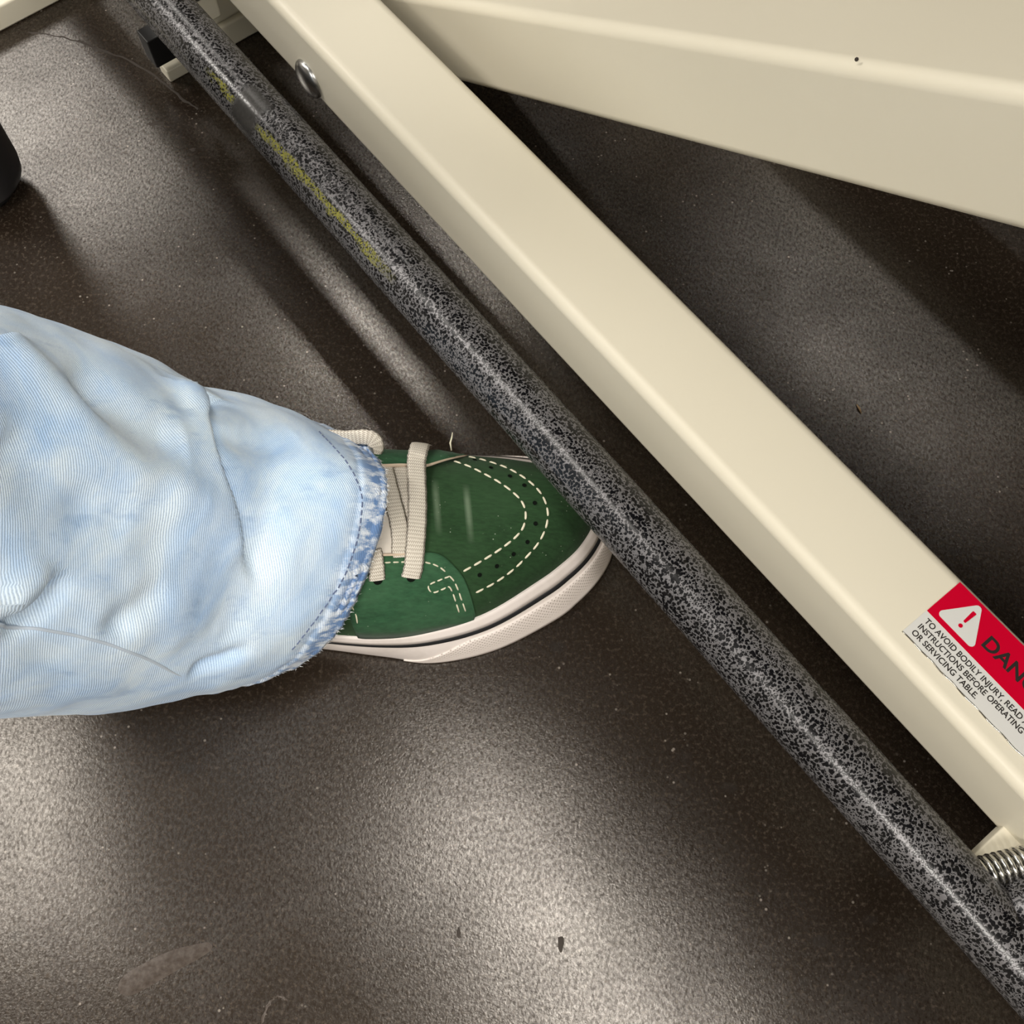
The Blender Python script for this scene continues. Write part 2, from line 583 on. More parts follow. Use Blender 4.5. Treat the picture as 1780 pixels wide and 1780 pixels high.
def dome(name, c, axis, r, h, mat, parent, seg=32, rings=7, flat=0.0):
    axis = Vector(axis).normalized()
    a = axis.orthogonal().normalized()
    b = axis.cross(a)
    vs, fs = [], []
    prof = [(r, 0.0), (r, flat)] + [(r * cos(pi / 2 * i / rings), flat + (h - flat) * sin(pi / 2 * i / rings)) for i in range(1, rings)]
    for rr, hh in prof:
        for j in range(seg):
            t = 2 * pi * j / seg
            vs.append(Vector(c) + (a * cos(t) + b * sin(t)) * rr + axis * hh)
    vs.append(Vector(c) + axis * h)
    n = len(prof)
    for i in range(n - 1):
        for j in range(seg):
            k = (j + 1) % seg
            fs.append((i * seg + j, i * seg + k, (i + 1) * seg + k, (i + 1) * seg + j))
    for j in range(seg):
        fs.append(((n - 1) * seg + j, (n - 1) * seg + (j + 1) % seg, len(vs) - 1))
    return pyd(name, vs, fs, mat, parent)


o = dome('bolt', (-0.4376, 0.1975, 0.101), (0, -1, 0), 0.0118, 0.006, 'chrome', rail, flat=0.001)
tag(o, 'domed zinc bolt head')

# lift arm: 50 mm box tube rising 31 degrees along the table
ARM_S = math.atan(0.605)
arm_bm = box_bm((-0.35, 0.279, -0.0265), (0.75, 0.350, 0.0265), 0.006, 4)
bmesh.ops.rotate(arm_bm, verts=arm_bm.verts, cent=(0, 0, 0), matrix=Matrix.Rotation(-ARM_S, 3, 'Y'))
bmesh.ops.translate(arm_bm, verts=arm_bm.verts, vec=(-0.2188, 0, 0.1830 + 0.0265 / cos(ARM_S)))
arm = from_bm('lift_arm', arm_bm, 'cream', table)
arm.modifiers.new('normals', 'WEIGHTED_NORMAL')

dome('paint_chip', (-0.1538, 0.2805, 0.2856), (0.2, -0.7, 0.65), 0.0008, 0.0003, 'crack', arm, 7, 2)

# foot bar: straight hammertone tube with a welded branch to the pivot
BAR = (0.1602, 0.103, 0.0155)
bar = tube('foot_bar', [(-0.95 + i * 0.02, 0, 0) for i in range(76)], BAR[2], 'hammer', table, 40)
bar.location = (0, BAR[0], BAR[1])
tag(bar, 'black and silver speckled round steel tube')
br = tube('bar_branch', [(0.126, 0.004, 0.0), (0.126, 0.02, 0.0), (0.126, 0.036, 0.0)], 0.0150, 'hammer', bar, 32)

box('pivot_bracket', (0.0965, 0.170, 0.088), (0.1120, 0.199, 0.0985), 'cream', table, 0.001, 2)
box('pivot_bracket', (-0.56, 0.176, 0.060), (-0.553, 0.199, 0.135), 'cream', table, 0.002, 2)
dome('pivot_pin', (-0.553, 0.186, 0.085), (1, 0, 0), 0.005, 0.004, 'chrome', table)

# spring by the branch
sp_pts = []
c0, ax = Vector((0.1000, 0.167, 0.1055)), Vector((0.42, 0.9, 0.0)).normalized()
e1 = ax.cross(Vector((0, 0, 1))).normalized()
e2 = ax.cross(e1)
turns, pitch, rad = 9, 0.0030, 0.0062
for i in range(turns * 20 + 1):
    a = 2 * pi * i / 20
    sp_pts.append(c0 + ax * (pitch * i / 20) + (e1 * cos(a) + e2 * sin(a)) * rad)
o = tube('return_spring', sp_pts, 0.0011, 'spring', table, 8)
tag(o, 'shiny coiled steel spring')

# cross feet at the far end
foot = box('cross_foot', (-0.65, 0.176, 0.020), (-0.590, 0.62, 0.088), 'cream', table, 0.004, 2)
o = box('end_cap', (-0.598, 0.1540, 0.019), (-0.584, 0.178, 0.042), 'black', foot, 0.001, 2)
tag(o, 'black plastic end cap')
box('foot_plate', (-0.655, 0.190, 0.0), (-0.588, 0.60, 0.0195), 'cream', table, 0.002, 2)
box('foot_pad', (-0.600, 0.1600, 0.0), (-0.587, 0.1895, 0.0100), 'cream', table, 0.001, 2)
box('floor_bar', (-0.76, -0.10, 0.0), (-0.703, 0.62, 0.0186), 'cream', table, 0.002, 2)
box('foot_plate', (0.45, 0.15, 0.0), (0.51, 0.60, 0.0195), 'cream', table, 0.002, 2)
box('cross_foot', (0.45, 0.166, 0.020), (0.51, 0.62, 0.088), 'cream', table, 0.004, 2)
box('base_rail', (-1.05, 0.52, 0.088), (0.75, 0.57, 0.138), 'cream', table, 0.006, 4)
# the padded top, above the picture, that shades the floor under it
top = box('table_top', (-0.78, 0.116, 0.92), (1.15, 0.93, 0.98), 'vinyl', table, 0.015, 3)
box('top_frame', (-0.72, 0.18, 0.88), (1.10, 0.90, 0.92), 'black', table, 0.004, 2)
box('lift_post', (0.66, 0.27, 0.138), (0.74, 0.34, 0.88), 'cream', table, 0.004, 2)
box('lift_post', (-0.66, 0.70, 0.0), (-0.60, 0.76, 0.88), 'cream', table, 0.004, 2)

# warning sticker on the top face of the rail
ZS = 0.1381
stick = empty('warning_sticker', (0, 0, 0))
stick.parent = table
tag(stick, 'red and white danger sticker')
U0, U1, P0, PM, P1 = 0.0072, 0.118, 0.2088, 0.2226, 0.2434
box('sticker_base', (U0, P0 - 0.0008, ZS - 0.0001), (U1, PM + 0.0005, ZS + 0.00025), 'swhite', stick)
box('red_panel', (U0 + 0.0002, PM, ZS), (U1, P1, ZS + 0.0004), 'red', stick)


def flat_poly(name, pts, z, mat, parent, h=0.00015):
    vs = [Vector((x, y, z)) for x, y in pts] + [Vector((x, y, z + h)) for x, y in pts]
    n = len(pts)
    fs = [tuple(range(n))[::-1], tuple(range(n, 2 * n))] + [(i, (i + 1) % n, n + (i + 1) % n, n + i) for i in range(n)]
    return pyd(name, vs, fs, mat, parent, smooth=False)


def round_poly(pts, r, seg=6):
    out = []
    n = len(pts)
    for i in range(n):
        p, a, b = Vector(pts[i]), Vector(pts[i - 1]), Vector(pts[(i + 1) % n])
        da, db = (a - p).normalized(), (b - p).normalized()
        half = math.acos(max(-1, min(1, da.dot(db)))) / 2
        d = r / math.tan(half)
        c = p + (da + db).normalized() * (r / sin(half))
        s, e = p + da * d - c, p + db * d - c
        for k in range(seg + 1):
            v = s.lerp(e, k / seg)
            v = v.normalized() * r
            out.append(tuple(c + v))
    return out


def text(name, body, u, p, size, z, mat, parent, xscale=1.0, bold=0.0):
    cu = bpy.data.curves.new(name, 'FONT')
    cu.body = body
    cu.size = size
    cu.offset = bold
    cu.extrude = 0.00004
    tmp = bpy.data.objects.new(name, cu)
    COL.objects.link(tmp)
    dg = bpy.context.evaluated_depsgraph_get()
    me = bpy.data.meshes.new_from_object(tmp.evaluated_get(dg))
    bpy.data.objects.remove(tmp)
    me.materials.clear()
    for v in me.vertices:
        v.co.x *= xscale
    o = link(name, me, mat, parent, smooth=False)
    o.location = (u, p, z)
    return o



ZT = ZS + 0.00042
flat_poly('warning_triangle', round_poly([(0.0098, 0.2250), (0.0205, 0.2434), (0.0322, 0.2250)], 0.0018), ZS + 0.0004, 'swhite', stick)
flat_poly('exclamation_mark', round_poly([(0.0203, 0.2312), (0.0199, 0.2380), (0.0219, 0.2380), (0.0215, 0.2312)], 0.0004, 3), ZS + 0.00055, 'red', stick)
flat_poly('exclamation_dot', [(0.0210 + 0.00095 * cos(a * pi / 8), 0.2288 + 0.00095 * sin(a * pi / 8)) for a in range(16)], ZS + 0.00055, 'red', stick)


def fit_text(body, part, u, u_end, p, cap, z, bold=0.0):
    """lettering whose leading part `part` ends at u_end, capitals `cap` tall"""
    t = text('lettering', body, u, p, 1.0, z, 'ink', stick, 1.0, bold / (cap / 0.70))
    q = text('lettering', part, u, p, 1.0, z, 'ink', stick, 1.0, bold / (cap / 0.70))
    w = max(v.co.x for v in q.data.vertices) - min(v.co.x for v in q.data.vertices)
    x0 = min(v.co.x for v in q.data.vertices)
    hh = max(v.co.y for v in q.data.vertices if True)
    bpy.data.objects.remove(q)
    s = cap / hh
    for v in t.data.vertices:
        v.co = Vector(((v.co.x - x0) * (u_end - u) / w, v.co.y * s, v.co.z * 0.9))
    return t


fit_text('TO AVOID BODILY INJURY, READ ALL', 'TO AVOID BODILY INJURY', 0.0100, 0.0534, 0.2180, 0.0027, ZS + 0.0003, 0.00006)
fit_text('INSTRUCTIONS BEFORE OPERATING', 'INSTRUCTIONS BEFORE OPERATING', 0.0100, 0.0682, 0.2140, 0.0027, ZS + 0.0003, 0.00006)
fit_text('OR SERVICING TABLE.', 'OR SERVICING TABLE.', 0.0100, 0.0465, 0.2100, 0.0027, ZS + 0.0003, 0.00006)
fit_text('DANGER', 'DAN', 0.0322, 0.0528, 0.2295, 0.0066, ZS + 0.00045, 0.00022)
# the curling, foil-bright lower edge of the sticker
pts = []
for i in range(60):
    u = U0 + (U1 - U0) * i / 59
    pts.append((u, P0 - 0.0011 + 0.00025 * sin(i * 0.9) * (1 if 8 < i < 50 else 0.3), ZS - 0.0001 + 0.0003 * abs(sin(i * 0.55))))
tube('sticker_edge', pts, 0.00035, 'foil', stick, 8)

# ------------------------------------------------------------------ black furniture leg at the left edge
leg_bits = empty('furniture_leg', (-0.350, 0.465, 0))
tag(leg_bits, 'black round furniture leg standing on bare concrete at the left edge', 'furniture leg')
tube('post', [(0, 0, 0.012), (0.0, 0, 0.0135), (0.0, 0, 0.017), (0.0003, 0, 0.024), (0.002, -0.002, 0.10), (0.012, -0.012, 0.45)],
     [0.024, 0.0265, 0.0285, 0.0295, 0.0315, 0.036], 'blackleg', leg_bits, 40)
tube('glide', [(0, 0, 0.0), (0, 0, 0.004), (0, 0, 0.014)], [0.016, 0.018, 0.018], 'black', leg_bits, 24)

# ------------------------------------------------------------------ the person: right leg in jeans and sneaker
PB = Vector((-0.20, 0.20, 0.0))
person = empty('person', PB)
tag(person, 'person in light blue jeans stepping under the foot bar in a green suede sneaker', 'person')


def pw(name, verts, faces, mat, parent, smooth=True, uvs=None):
    """part given in room coordinates"""
    return pyd(name, [Vector(v) - PB for v in verts], faces, mat, parent, smooth, uvs)


# ---- sneaker surfaces
B_CTRL = [(-238, 205), (-228, 178), (-200, 161), (-160, 156), (-111, 152), (-72, 147), (-43, 144), (-10, 151), (23.4, 167.5), (36.6, 177.6),
          (46.7, 188), (54, 199), (57.6, 210), (59, 223), (55.5, 242), (42, 257), (15, 266), (-20, 269), (-60, 266), (-110, 258), (-160, 250), (-205, 243), (-230, 229)]
T_CTRL = [(-231, 205), (-222, 181), (-197, 167), (-158, 161), (-108, 153), (-70, 150.5), (-43, 154), (-14, 163.5), (15, 181), (27, 190),
          (35.5, 198), (41, 205.5), (44.3, 212), (46, 222), (43, 235), (34, 244.5), (12, 250.5), (-14, 254.5), (-55, 256), (-107, 252), (-157, 246), (-202, 239), (-223, 227)]
NS = 10
BC = catmull([(x / 1000, y / 1000, 0) for x, y in B_CTRL], NS, True)
TC = catmull([(x / 1000, y / 1000, 0) for x, y in T_CTRL], NS, True)
NC = len(BC)


def sm(x, a, b):
    t = max(0.0, min(1.0, (x - a) / (b - a)))
    return t * t * (3 - 2 * t)


def zb(x):
    return 0.0015 + 0.005 * sm(x, -0.01, 0.055)


def zt(x):
    return 0.0295 + 0.004 * sm(x, -0.02, 0.03) + 0.004 * (1 - sm(x, -0.23, -0.15))


def wall(i, w, off=0.0):
    """point on the rubber side wall: w = 0 at the ground, 1 at the upper"""
    b, t = BC[i % NC], TC[i % NC]
    p = b.lerp(t, w)
    a, c = BC[(i + 1) % NC], BC[(i - 1) % NC]
    d = (a - c).normalized()
    out = Vector((d.y, -d.x, 0))
    z = zb(b.x) + (zt(t.x) - zb(b.x)) * w
    q = p + out * (off + 0.0022 * sin(pi * w))
    return Vector((q.x, q.y, z + off * 0.35))


sneaker = empty('sneaker', (0, 0, 0))
sneaker.parent = person
tag(sneaker, 'green suede skate sneaker with white rubber sole and cream laces')


def band(name, w0, w1, off, mat, i0=0, i1=None, n=6, close=True, wf=None, thick=0.0006):
    closed = i1 is None
    idx = list(range(i0, NC if closed else i1 + 1))
    vs, fs, uvs = [], [], []
    prof = [(0.0, off - thick)] + [(k / n, off) for k in range(n + 1)] + [(1.0, off - thick)]
    s = 0.0
    for q, i in enumerate(idx):
        if q:
            s += (BC[i % NC] - BC[(i - 1) % NC]).length
        a, b = (w0, w1) if wf is None else wf(q / (len(idx) - 1))
        for f, of in prof:
            vs.append(wall(i, a + (b - a) * f, of))
            uvs.append((s, (a + (b - a) * f) * 0.03))
    m = len(prof)
    N = len(idx)
    for q in range(N if closed else N - 1):
        r = (q + 1) % N
        for k in range(m - 1):
            fs.append((q * m + k, r * m + k, r * m + k + 1, q * m + k + 1))
    return pw(name, vs, fs, mat, sneaker, True, uvs)


band('foxing', 0.0, 1.0, 0.0, 'rubber', n=12, thick=0.004)
sole_v = [wall(i, 0.0, -0.004) for i in range(NC)]
pw('outsole', [Vector((v.x, v.y, zb(v.x) - 0.0015)) for v in sole_v] + [Vector((v.x, v.y, zb(v.x) + 0.004)) for v in sole_v],
   [tuple(range(NC))[::-1], tuple(range(NC, 2 * NC))] + [(i, (i + 1) % NC, NC + (i + 1) % NC, NC + i) for i in range(NC)], 'rubber', sneaker)
band('foxing_line', 0.685, 0.775, 0.0005, 'stripe', n=3)
band('foxing_tape', 0.775, 1.0, 0.0006, 'rubber', n=3)
# diamond-relief toe bumper wrapped round the front, tapering at both ends
def bump_w(f):
    e = min(f, 1 - f)
    return (0.0, 0.05 + 0.54 * sm(e, 0.0, 0.12))
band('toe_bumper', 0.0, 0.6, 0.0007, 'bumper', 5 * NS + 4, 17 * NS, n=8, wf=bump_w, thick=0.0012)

SP = [(-205, 205), (-158, 203), (-107, 203), (-70, 204), (-43, 205), (-14, 209), (6, 214)]


def spine(c):
    x = max(-0.205, min(0.006, c.x - 0.012 * sm(c.x, -0.07, 0.01)))
    for (x0, y0), (x1, y1) in zip(SP, SP[1:]):
        if x <= x1 / 1000 + 1e-9:
            f = (x - x0 / 1000) / ((x1 - x0) / 1000)
            return Vector((x, (y0 + (y1 - y0) * max(0, f)) / 1000, 0))
    return Vector((0.006, 0.214, 0))


ZTOP = [(-0.24, 0.135), (-0.205, 0.150), (-0.158, 0.138), (-0.125, 0.116), (-0.10, 0.1005), (-0.075, 0.0865), (-0.05, 0.0745), (-0.02, 0.0665), (0.006, 0.0605), (0.05, 0.058)]


ZC = catmull([(x, z, 0) for x, z in ZTOP], 12)


def ztop(x):
    for p, q in zip(ZC, ZC[1:]):
        if x <= q.x:
            f = max(0, (x - p.x) / (q.x - p.x))
            return p.y + (q.y - p.y) * f
    return ZC[-1].y


NK = 26
ubm = bmesh.new()
ridge_v = {}
rows = []
for i in range(NC):
    t = TC[i]
    s = spine(t)
    zf = zt(t.x)
    row = []
    for k in range(NK):
        kk = (1 - k / NK) ** 0.8
        p = s.lerp(t, kk)
        hz = (1 - kk ** 2.3) ** (1 / 1.75)
        row.append(ubm.verts.new(Vector((p.x, p.y, zf - 0.003 * (1 - hz) + (ztop(s.x) - zf) * hz))))
    q = round((s.x + 0.205) / 0.211 * 44)
    if q not in ridge_v:
        ridge_v[q] = ubm.verts.new(Vector((s.x, s.y, ztop(s.x))))
    row.append(ridge_v[q])
    rows.append(row)
for i in range(NC):
    j = (i + 1) % NC
    for k in range(NK):
        f = [rows[i][k], rows[j][k], rows[j][k + 1], rows[i][k + 1]]
        ubm.faces.new(f if f[2] is not f[3] else f[:3])
for it in range(14):
    bmesh.ops.smooth_vert(ubm, verts=[v for v in ubm.verts if not v.is_boundary and v.co.z > 0.045], factor=0.5, use_axis_x=True, use_axis_y=True, use_axis_z=True)
bmesh.ops.recalc_face_normals(ubm, faces=ubm.faces)
UB = BVHTree.FromBMesh(ubm)
bmesh.ops.translate(ubm, verts=ubm.verts, vec=-PB)
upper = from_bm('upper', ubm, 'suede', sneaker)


def srf(x, y, off=0.0):
    h, n, _, _ = UB.ray_cast(Vector((x, y, 0.5)), Vector((0, 0, -1)))
    if h is None:
        h, n, _, _ = UB.find_nearest(Vector((x, y, 0.04)))
    if n.z < 0:
        n = -n
    return h + n * off, n


def mm(pts):
    return [Vector((x / 1000, y / 1000, 0)) for x, y in pts]


def by_count(pts, n):
    """n points evenly spaced along a smooth curve"""
    c = catmull(pts, 12)
    d = [0.0]
    for a, b in zip(c, c[1:]):
        d.append(d[-1] + (b - a).length)
    out, j = [], 0
    for i in range(n):
        t = d[-1] * i / (n - 1)
        while j < len(d) - 2 and d[j + 1] < t:
            j += 1
        f = (t - d[j]) / max(1e-9, d[j + 1] - d[j])
        out.append(c[j].lerp(c[j + 1], min(1, max(0, f))))
    return out


def overlay(name, top, bot, off, mat, n=40, m=18, label=None):
    """a layer of material lying on the upper between two curves, with its own cut edge"""
    T, B = by_count(mm(top), n), by_count(mm(bot), n)
    vs, fs = [], []
    W = m + 2
    for i in range(n):
        for k in range(-1, m + 1):
            f = min(1, max(0, k / (m - 1)))
            p = T[i].lerp(B[i], f)
            edge = k in (-1, m) or i in (0, n - 1)
            q, _ = srf(p.x, p.y, -0.0004 if edge else off)
            vs.append(q)
    for i in range(n - 1):
        for k in range(W - 1):
            fs.append((i * W + k, (i + 1) * W + k, (i + 1) * W + k + 1, i * W + k + 1))
    o = pw(name, vs, fs, mat, sneaker)
    if label:
        tag(o, label)
    return o


def stitches(pts, off, mat='thread', ln=0.0043, gap=0.0011, w=0.0006):
    c = catmull(mm(pts), 10)
    st = resample(c, (ln + gap) / 6)
    vs, fs = [], []
    i = 0
    while i + 5 < len(st):
        grp = st[i:i + 6]
        base = len(vs)
        for q, p in enumerate(grp):
            h, nrm = srf(p.x, p.y, off)
            t = (grp[min(q + 1, 5)] - grp[max(q - 1, 0)]).normalized()
            side = nrm.cross(t).normalized()
            ww = w * (0.55 if q in (0, 5) else 1.0)
            hh = 0.0 if q in (0, 5) else 0.00055
            vs += [h - side * ww, h - side * ww * 0.5 + nrm * hh, h + side * ww * 0.5 + nrm * hh, h + side * ww]
            if q:
                b = base + 4 * q
                fs += [(b - 4 + r, b - 3 + r, b + 1 + r, b + r) for r in range(3)]
        i += 7
    o = pw('stitching', vs, fs, mat, sneaker)
    o['kind'] = 'stuff'
    return o


def strap(name, pts3, norms, width, thick, mat='lace', parent=None):
    """flat woven ribbon through room points, with a rounded section"""
    n = len(pts3)
    vs, fs, uvs = [], [], []
    s = 0.0
    prof = []
    for k in range(7):
        f = k / 6 * 2 - 1
        prof.append((f, (1 - f ** 4) * 0.5))
    prof += [(f, -h * 0.6) for f, h in prof[::-1][1:-1]]
    m = len(prof)
    for i in range(n):
        t = (pts3[min(i + 1, n - 1)] - pts3[max(i - 1, 0)]).normalized()
        side = norms[i].cross(t).normalized()
        up = t.cross(side).normalized()
        if i:
            s += (pts3[i] - pts3[i - 1]).length
        ww = width * (1 + 0.03 * sin(i * 1.7))
        for f, h in prof:
            vs.append(pts3[i] + side * (f * ww / 2) + up * (h * thick))
            uvs.append((f * ww / 2, s))
    for i in range(n - 1):
        for k in range(m):
            q = (k + 1) % m
            fs.append((i * m + k, i * m + q, (i + 1) * m + q, (i + 1) * m + k))
    fs.append(tuple(range(m)))
    fs.append(tuple((n - 1) * m + k for k in range(m))[::-1])
    return pw(name, vs, fs, mat, parent or sneaker, True, uvs)


def lace(pts, offs, width=0.0100, thick=0.0012):
    c = catmull(mm(pts), 6)
    oo = catmull([(q, 0, 0) for q in offs], 6)
    P, Nn = [], []
    for p, q in zip(c, oo):
        h, nrm = srf(p.x, p.y, q.x / 1000)
        P.append(h)
        Nn.append(nrm)
    return strap('lace', P, Nn, width, thick)


# tongue between the eyestays
overlay('tongue', [(-112, 222), (-95, 223), (-84.6, 225), (-71.4, 229), (-60.1, 231), (-45, 233)],
        [(-112, 170), (-93.7, 171), (-82.9, 173.5), (-69.2, 176), (-55.3, 179.5), (-43.5, 181)], 0.0007, 'tongue', 30, 16)
# lateral eyestay panel
P_TOP = [(-90, 176), (-78.5, 178.3), (-65.8, 180.0), (-54.8, 181.8), (-44.7, 184.0), (-39.5, 184.3), (-34.8, 182.8), (-30.2, 179.4), (-25.5, 174.9), (-22.0, 168.2), (-19.6, 161.2)]
P_BOT = [(-83, 151.2), (-79.8, 150.9), (-73.2, 150.7), (-66.6, 150.9), (-60.0, 151.3), (-52.3, 152.3), (-44.1, 154.0), (-35.8, 156.1), (-27.6, 158.3), (-20, 160.8)]
overlay('eyestay_panel', P_TOP, P_BOT, 0.0012, 'suede2', 60, 20, 'paler worn green suede panel')
# its pale cut edge along the throat
edge = [srf(p.x, p.y, 0.0013)[0] for p in by_count(mm([(-80, 178.2), (-65.8, 180.4), (-54.8, 182.2), (-46, 184.2)]), 20)]
tube('eyestay_edge', [p - PB for p in edge], 0.0007, 'lining', sneaker, 8)
# stitching
stitches([(-31.5, 240.5), (-23.6, 236.8), (-14.7, 231.4), (-7.0, 226.6), (-0.2, 221.5), (5.0, 216.0), (7.2, 209.5), (6.4, 203.1), (3.6, 198.2), (-2.1, 192.7), (-9.6, 187.0), (-18.0, 181.5), (-26.8, 176.3)], 0.0001)
stitches([(-24, 247.2), (-18.1, 245.0), (-10.1, 241.3), (-2.2, 237.3), (5.6, 231.6), (11.8, 225.7), (16.1, 219.7), (18.4, 213.6), (18.9, 207.9), (17.4, 201.4), (13.6, 194.6), (7.4, 187.8), (-0.2, 180.9), (-9.7, 174.3), (-21.1, 168.3)], 0.0001)
for pts in ([(-80, 175.3), (-67.8, 176.7), (-61.9, 177.6), (-55.9, 178.5), (-49.8, 179.2), (-44.7, 179.6), (-40.0, 179.0), (-36.4, 177.7), (-32.8, 175.4)],
            [(-32.3, 174.8), (-37.6, 172.6), (-42.8, 170.1), (-42.4, 167.9), (-40.3, 167.5), (-36.1, 169.1), (-32.7, 170.4), (-30.7, 167.6), (-29.3, 164.3), (-28.1, 161.5), (-27.3, 159.5), (-26.6, 158.8)],
            [(-32.3, 174.8), (-30.3, 173.1), (-28.3, 169.9), (-26.6, 166.1), (-24.9, 162.6), (-23.6, 160.6)],
            [(-82.2, 160.6), (-80.6, 157.6), (-80.1, 155.8), (-80.4, 153.4)]):
    stitches(pts, 0.0012, 'thread', 0.0024, 0.0010, 0.00042)


def disc(name, x, y, off, r, mat, stretch=1.0):
    h, nrm = srf(x / 1000, y / 1000, off)
    a = nrm.orthogonal().normalized()
    b = nrm.cross(a)
    seg = 12
    vs = [h + (a * cos(2 * pi * k / seg) + b * sin(2 * pi * k / seg) * stretch) * r for k in range(seg)] + [h - nrm * 0.0002]
    fs = [(k, (k + 1) % seg, seg) for k in range(seg)]
    return pw(name, vs, fs, mat, sneaker)


for x, y in ((-20.4, 243.1), (-11.4, 236.4), (-1.2, 231.0), (6.5, 225.4), (12.0, 215.0), (12.3, 204.0), (8.0, 194.7), (0.7, 188.2), (-8.0, 181.7), (-16.9, 176.8)):
    disc('perforation', x, y, 0.0005, 0.00120, 'hole')
for x, y in ((-51.6, 172.4), (-67.9, 169.6)):
    disc('eyelet', x, y, 0.0016, 0.0024, 'hole')
# far eyestay: a flap that stands off the foot, green above with a pale inner edge
FL = [(-96, 222), (-84.8, 224.5), (-69.9, 227.5), (-57.4, 231.1), (-46.5, 232.6), (-38.5, 237.5), (-31.2, 242.7), (-25.0, 249.0)]
FLo = by_count(mm(FL), 40)
vs, fs = [], []
for i, p in enumerate(FLo):
    t = (FLo[min(i + 1, 39)] - FLo[max(i - 1, 0)]).normalized()
    outw = Vector((-t.y, t.x, 0))
    lift = 1.0 - 0.8 * sm(i / 39, 0.82, 1.0)
    sec = [(0.0, 0.0016 * lift), (0.0, 0.0036 * lift + 0.0005), (0.003, 0.0052 * lift + 0.0006), (0.007, 0.0060 * lift + 0.0007), (0.012, 0.0048 * lift + 0.0007), (0.018, 0.0026 * lift + 0.0005), (0.023, -0.0005)]
    for d, h in sec:
        q = p + outw * d
        b, _ = srf(q.x, min(q.y, 0.254 - 0.02 * max(0, q.x + 0.02)))
        vs.append(Vector((q.x, b.y, b.z + h)))
for i in range(39):
    for k in range(6):
        fs.append((i * 7 + k, (i + 1) * 7 + k, (i + 1) * 7 + k + 1, i * 7 + k + 1))
pw('eyestay_flap', vs, fs, 'suede2', sneaker)
tube('flap_edge', [vs[i * 7] * 0.5 + vs[i * 7 + 1] * 0.5 - PB for i in range(40)], [0.0012] * 24 + [0.0012 - 0.0008 * k / 15 for k in range(16)], 'lining', sneaker, 8)
FLAP = BVHTree.FromPolygons(vs, fs)
# laces
lace([(-66.5, 230), (-66.1, 226.4), (-62.3, 211.7), (-58.4, 198.2), (-56.8, 189.7), (-56.5, 180.5)], [1.6, 1.6, 1.8, 1.8, 1.6, 1.0], 0.0098)
lace([(-58.3, 231), (-57.8, 228.3), (-54.6, 216.6), (-51.9, 207.1), (-49.5, 196)], [1.2, 1.2, 1.3, 1.2, 1.0], 0.0095)
lace([(-70.0, 181.5), (-69.4, 179.7), (-68.6, 174.8), (-68.2, 169.6)], [2.6, 2.6, 2.4, 1.2], 0.0085)
lace([(-49.0, 246), (-50.0, 240.5), (-51.0, 234.5), (-51.2, 230.5), (-50.2, 221.1), (-49.3, 207.5), (-49.3, 195.1), (-50.0, 183.6), (-50.6, 177.0), (-51.8, 172.3)],
     [5.6, 8.0, 7.4, 5.4, 3.6, 3.2, 3.2, 3.2, 2.6, 1.4], 0.0102, 0.0013)
# the end of the bow sticking out on the far side
bow = catmull([Vector(p) for p in ((-0.100, 0.243, 0.083), (-0.086, 0.2405, 0.086), (-0.0765, 0.2405, 0.087), (-0.0715, 0.240, 0.0850), (-0.0705, 0.2365, 0.0815), (-0.075, 0.233, 0.0795), (-0.084, 0.230, 0.080))], 6)
strap('lace', bow, [Vector((0.35, -0.65, 0.62)).normalized()] * len(bow), 0.0088, 0.0012)
# a loose thread at the front of the flap
tube('loose_thread', [Vector(p) - PB for p in ((-0.0325, 0.2445, 0.063), (-0.0330, 0.2475, 0.066), (-0.0322, 0.2500, 0.0675), (-0.0318, 0.2525, 0.0685))], [0.0003, 0.0005, 0.0004, 0.0002], 'thread', sneaker, 6)


# ---- jeans: eight points per ring, hem first
RINGS = [
    [(-61, 205, 103), (-84, 150, 62), (-132, 129, 26), (-215, 135, 12), (-272, 200, 10), (-225, 262, 12), (-145, 278, 28), (-89, 254, 62)],
    [(-86, 203, 118), (-107, 139, 84), (-150, 117, 50), (-225, 122, 22), (-285, 195, 18), (-232, 262, 22), (-160, 277, 55), (-114, 252, 92)],
    [(-115, 198, 129), (-131, 130, 108), (-172, 103, 82), (-240, 113, 55), (-296, 190, 48), (-245, 256, 55), (-183, 270, 88), (-137, 246, 117)],
    [(-130, 189, 156), (-146, 121, 142), (-190, 94, 118), (-252, 107, 98), (-300, 184, 92), (-255, 250, 100), (-200, 270, 122), (-150, 240, 144)],
    [(-150, 172, 200), (-170, 108, 190), (-208, 83, 167), (-268, 98, 145), (-308, 168, 140), (-275, 232, 148), (-222, 254, 176), (-174, 228, 194)],
    [(-195, 140, 310), (-216, 84, 305), (-262, 60, 290), (-318, 80, 275), (-345, 138, 270), (-320, 196, 275), (-270, 216, 292), (-220, 194, 306)],
    [(-240, 115, 450), (-262, 58, 445), (-310, 35, 432), (-368, 52, 418), (-394, 112, 412), (-368, 170, 418), (-318, 190, 434), (-266, 170, 446)],
    [(-288, 97, 615), (-310, 40, 610), (-358, 17, 597), (-416, 34, 583), (-442, 94, 577), (-416, 152, 583), (-366, 172, 599), (-314, 152, 611)],
]
JU, JV = 30, 26            # samples between control points
ringc = [catmull([Vector(p) / 1000 for p in r], JU, True) for r in RINGS]
NJ = len(ringc[0])
cols = [catmull([r[j] for r in ringc], JV) for j in range(NJ)]
NR = len(cols[0])
jv = [[cols[j][k].copy() for j in range(NJ)] for k in range(NR)]


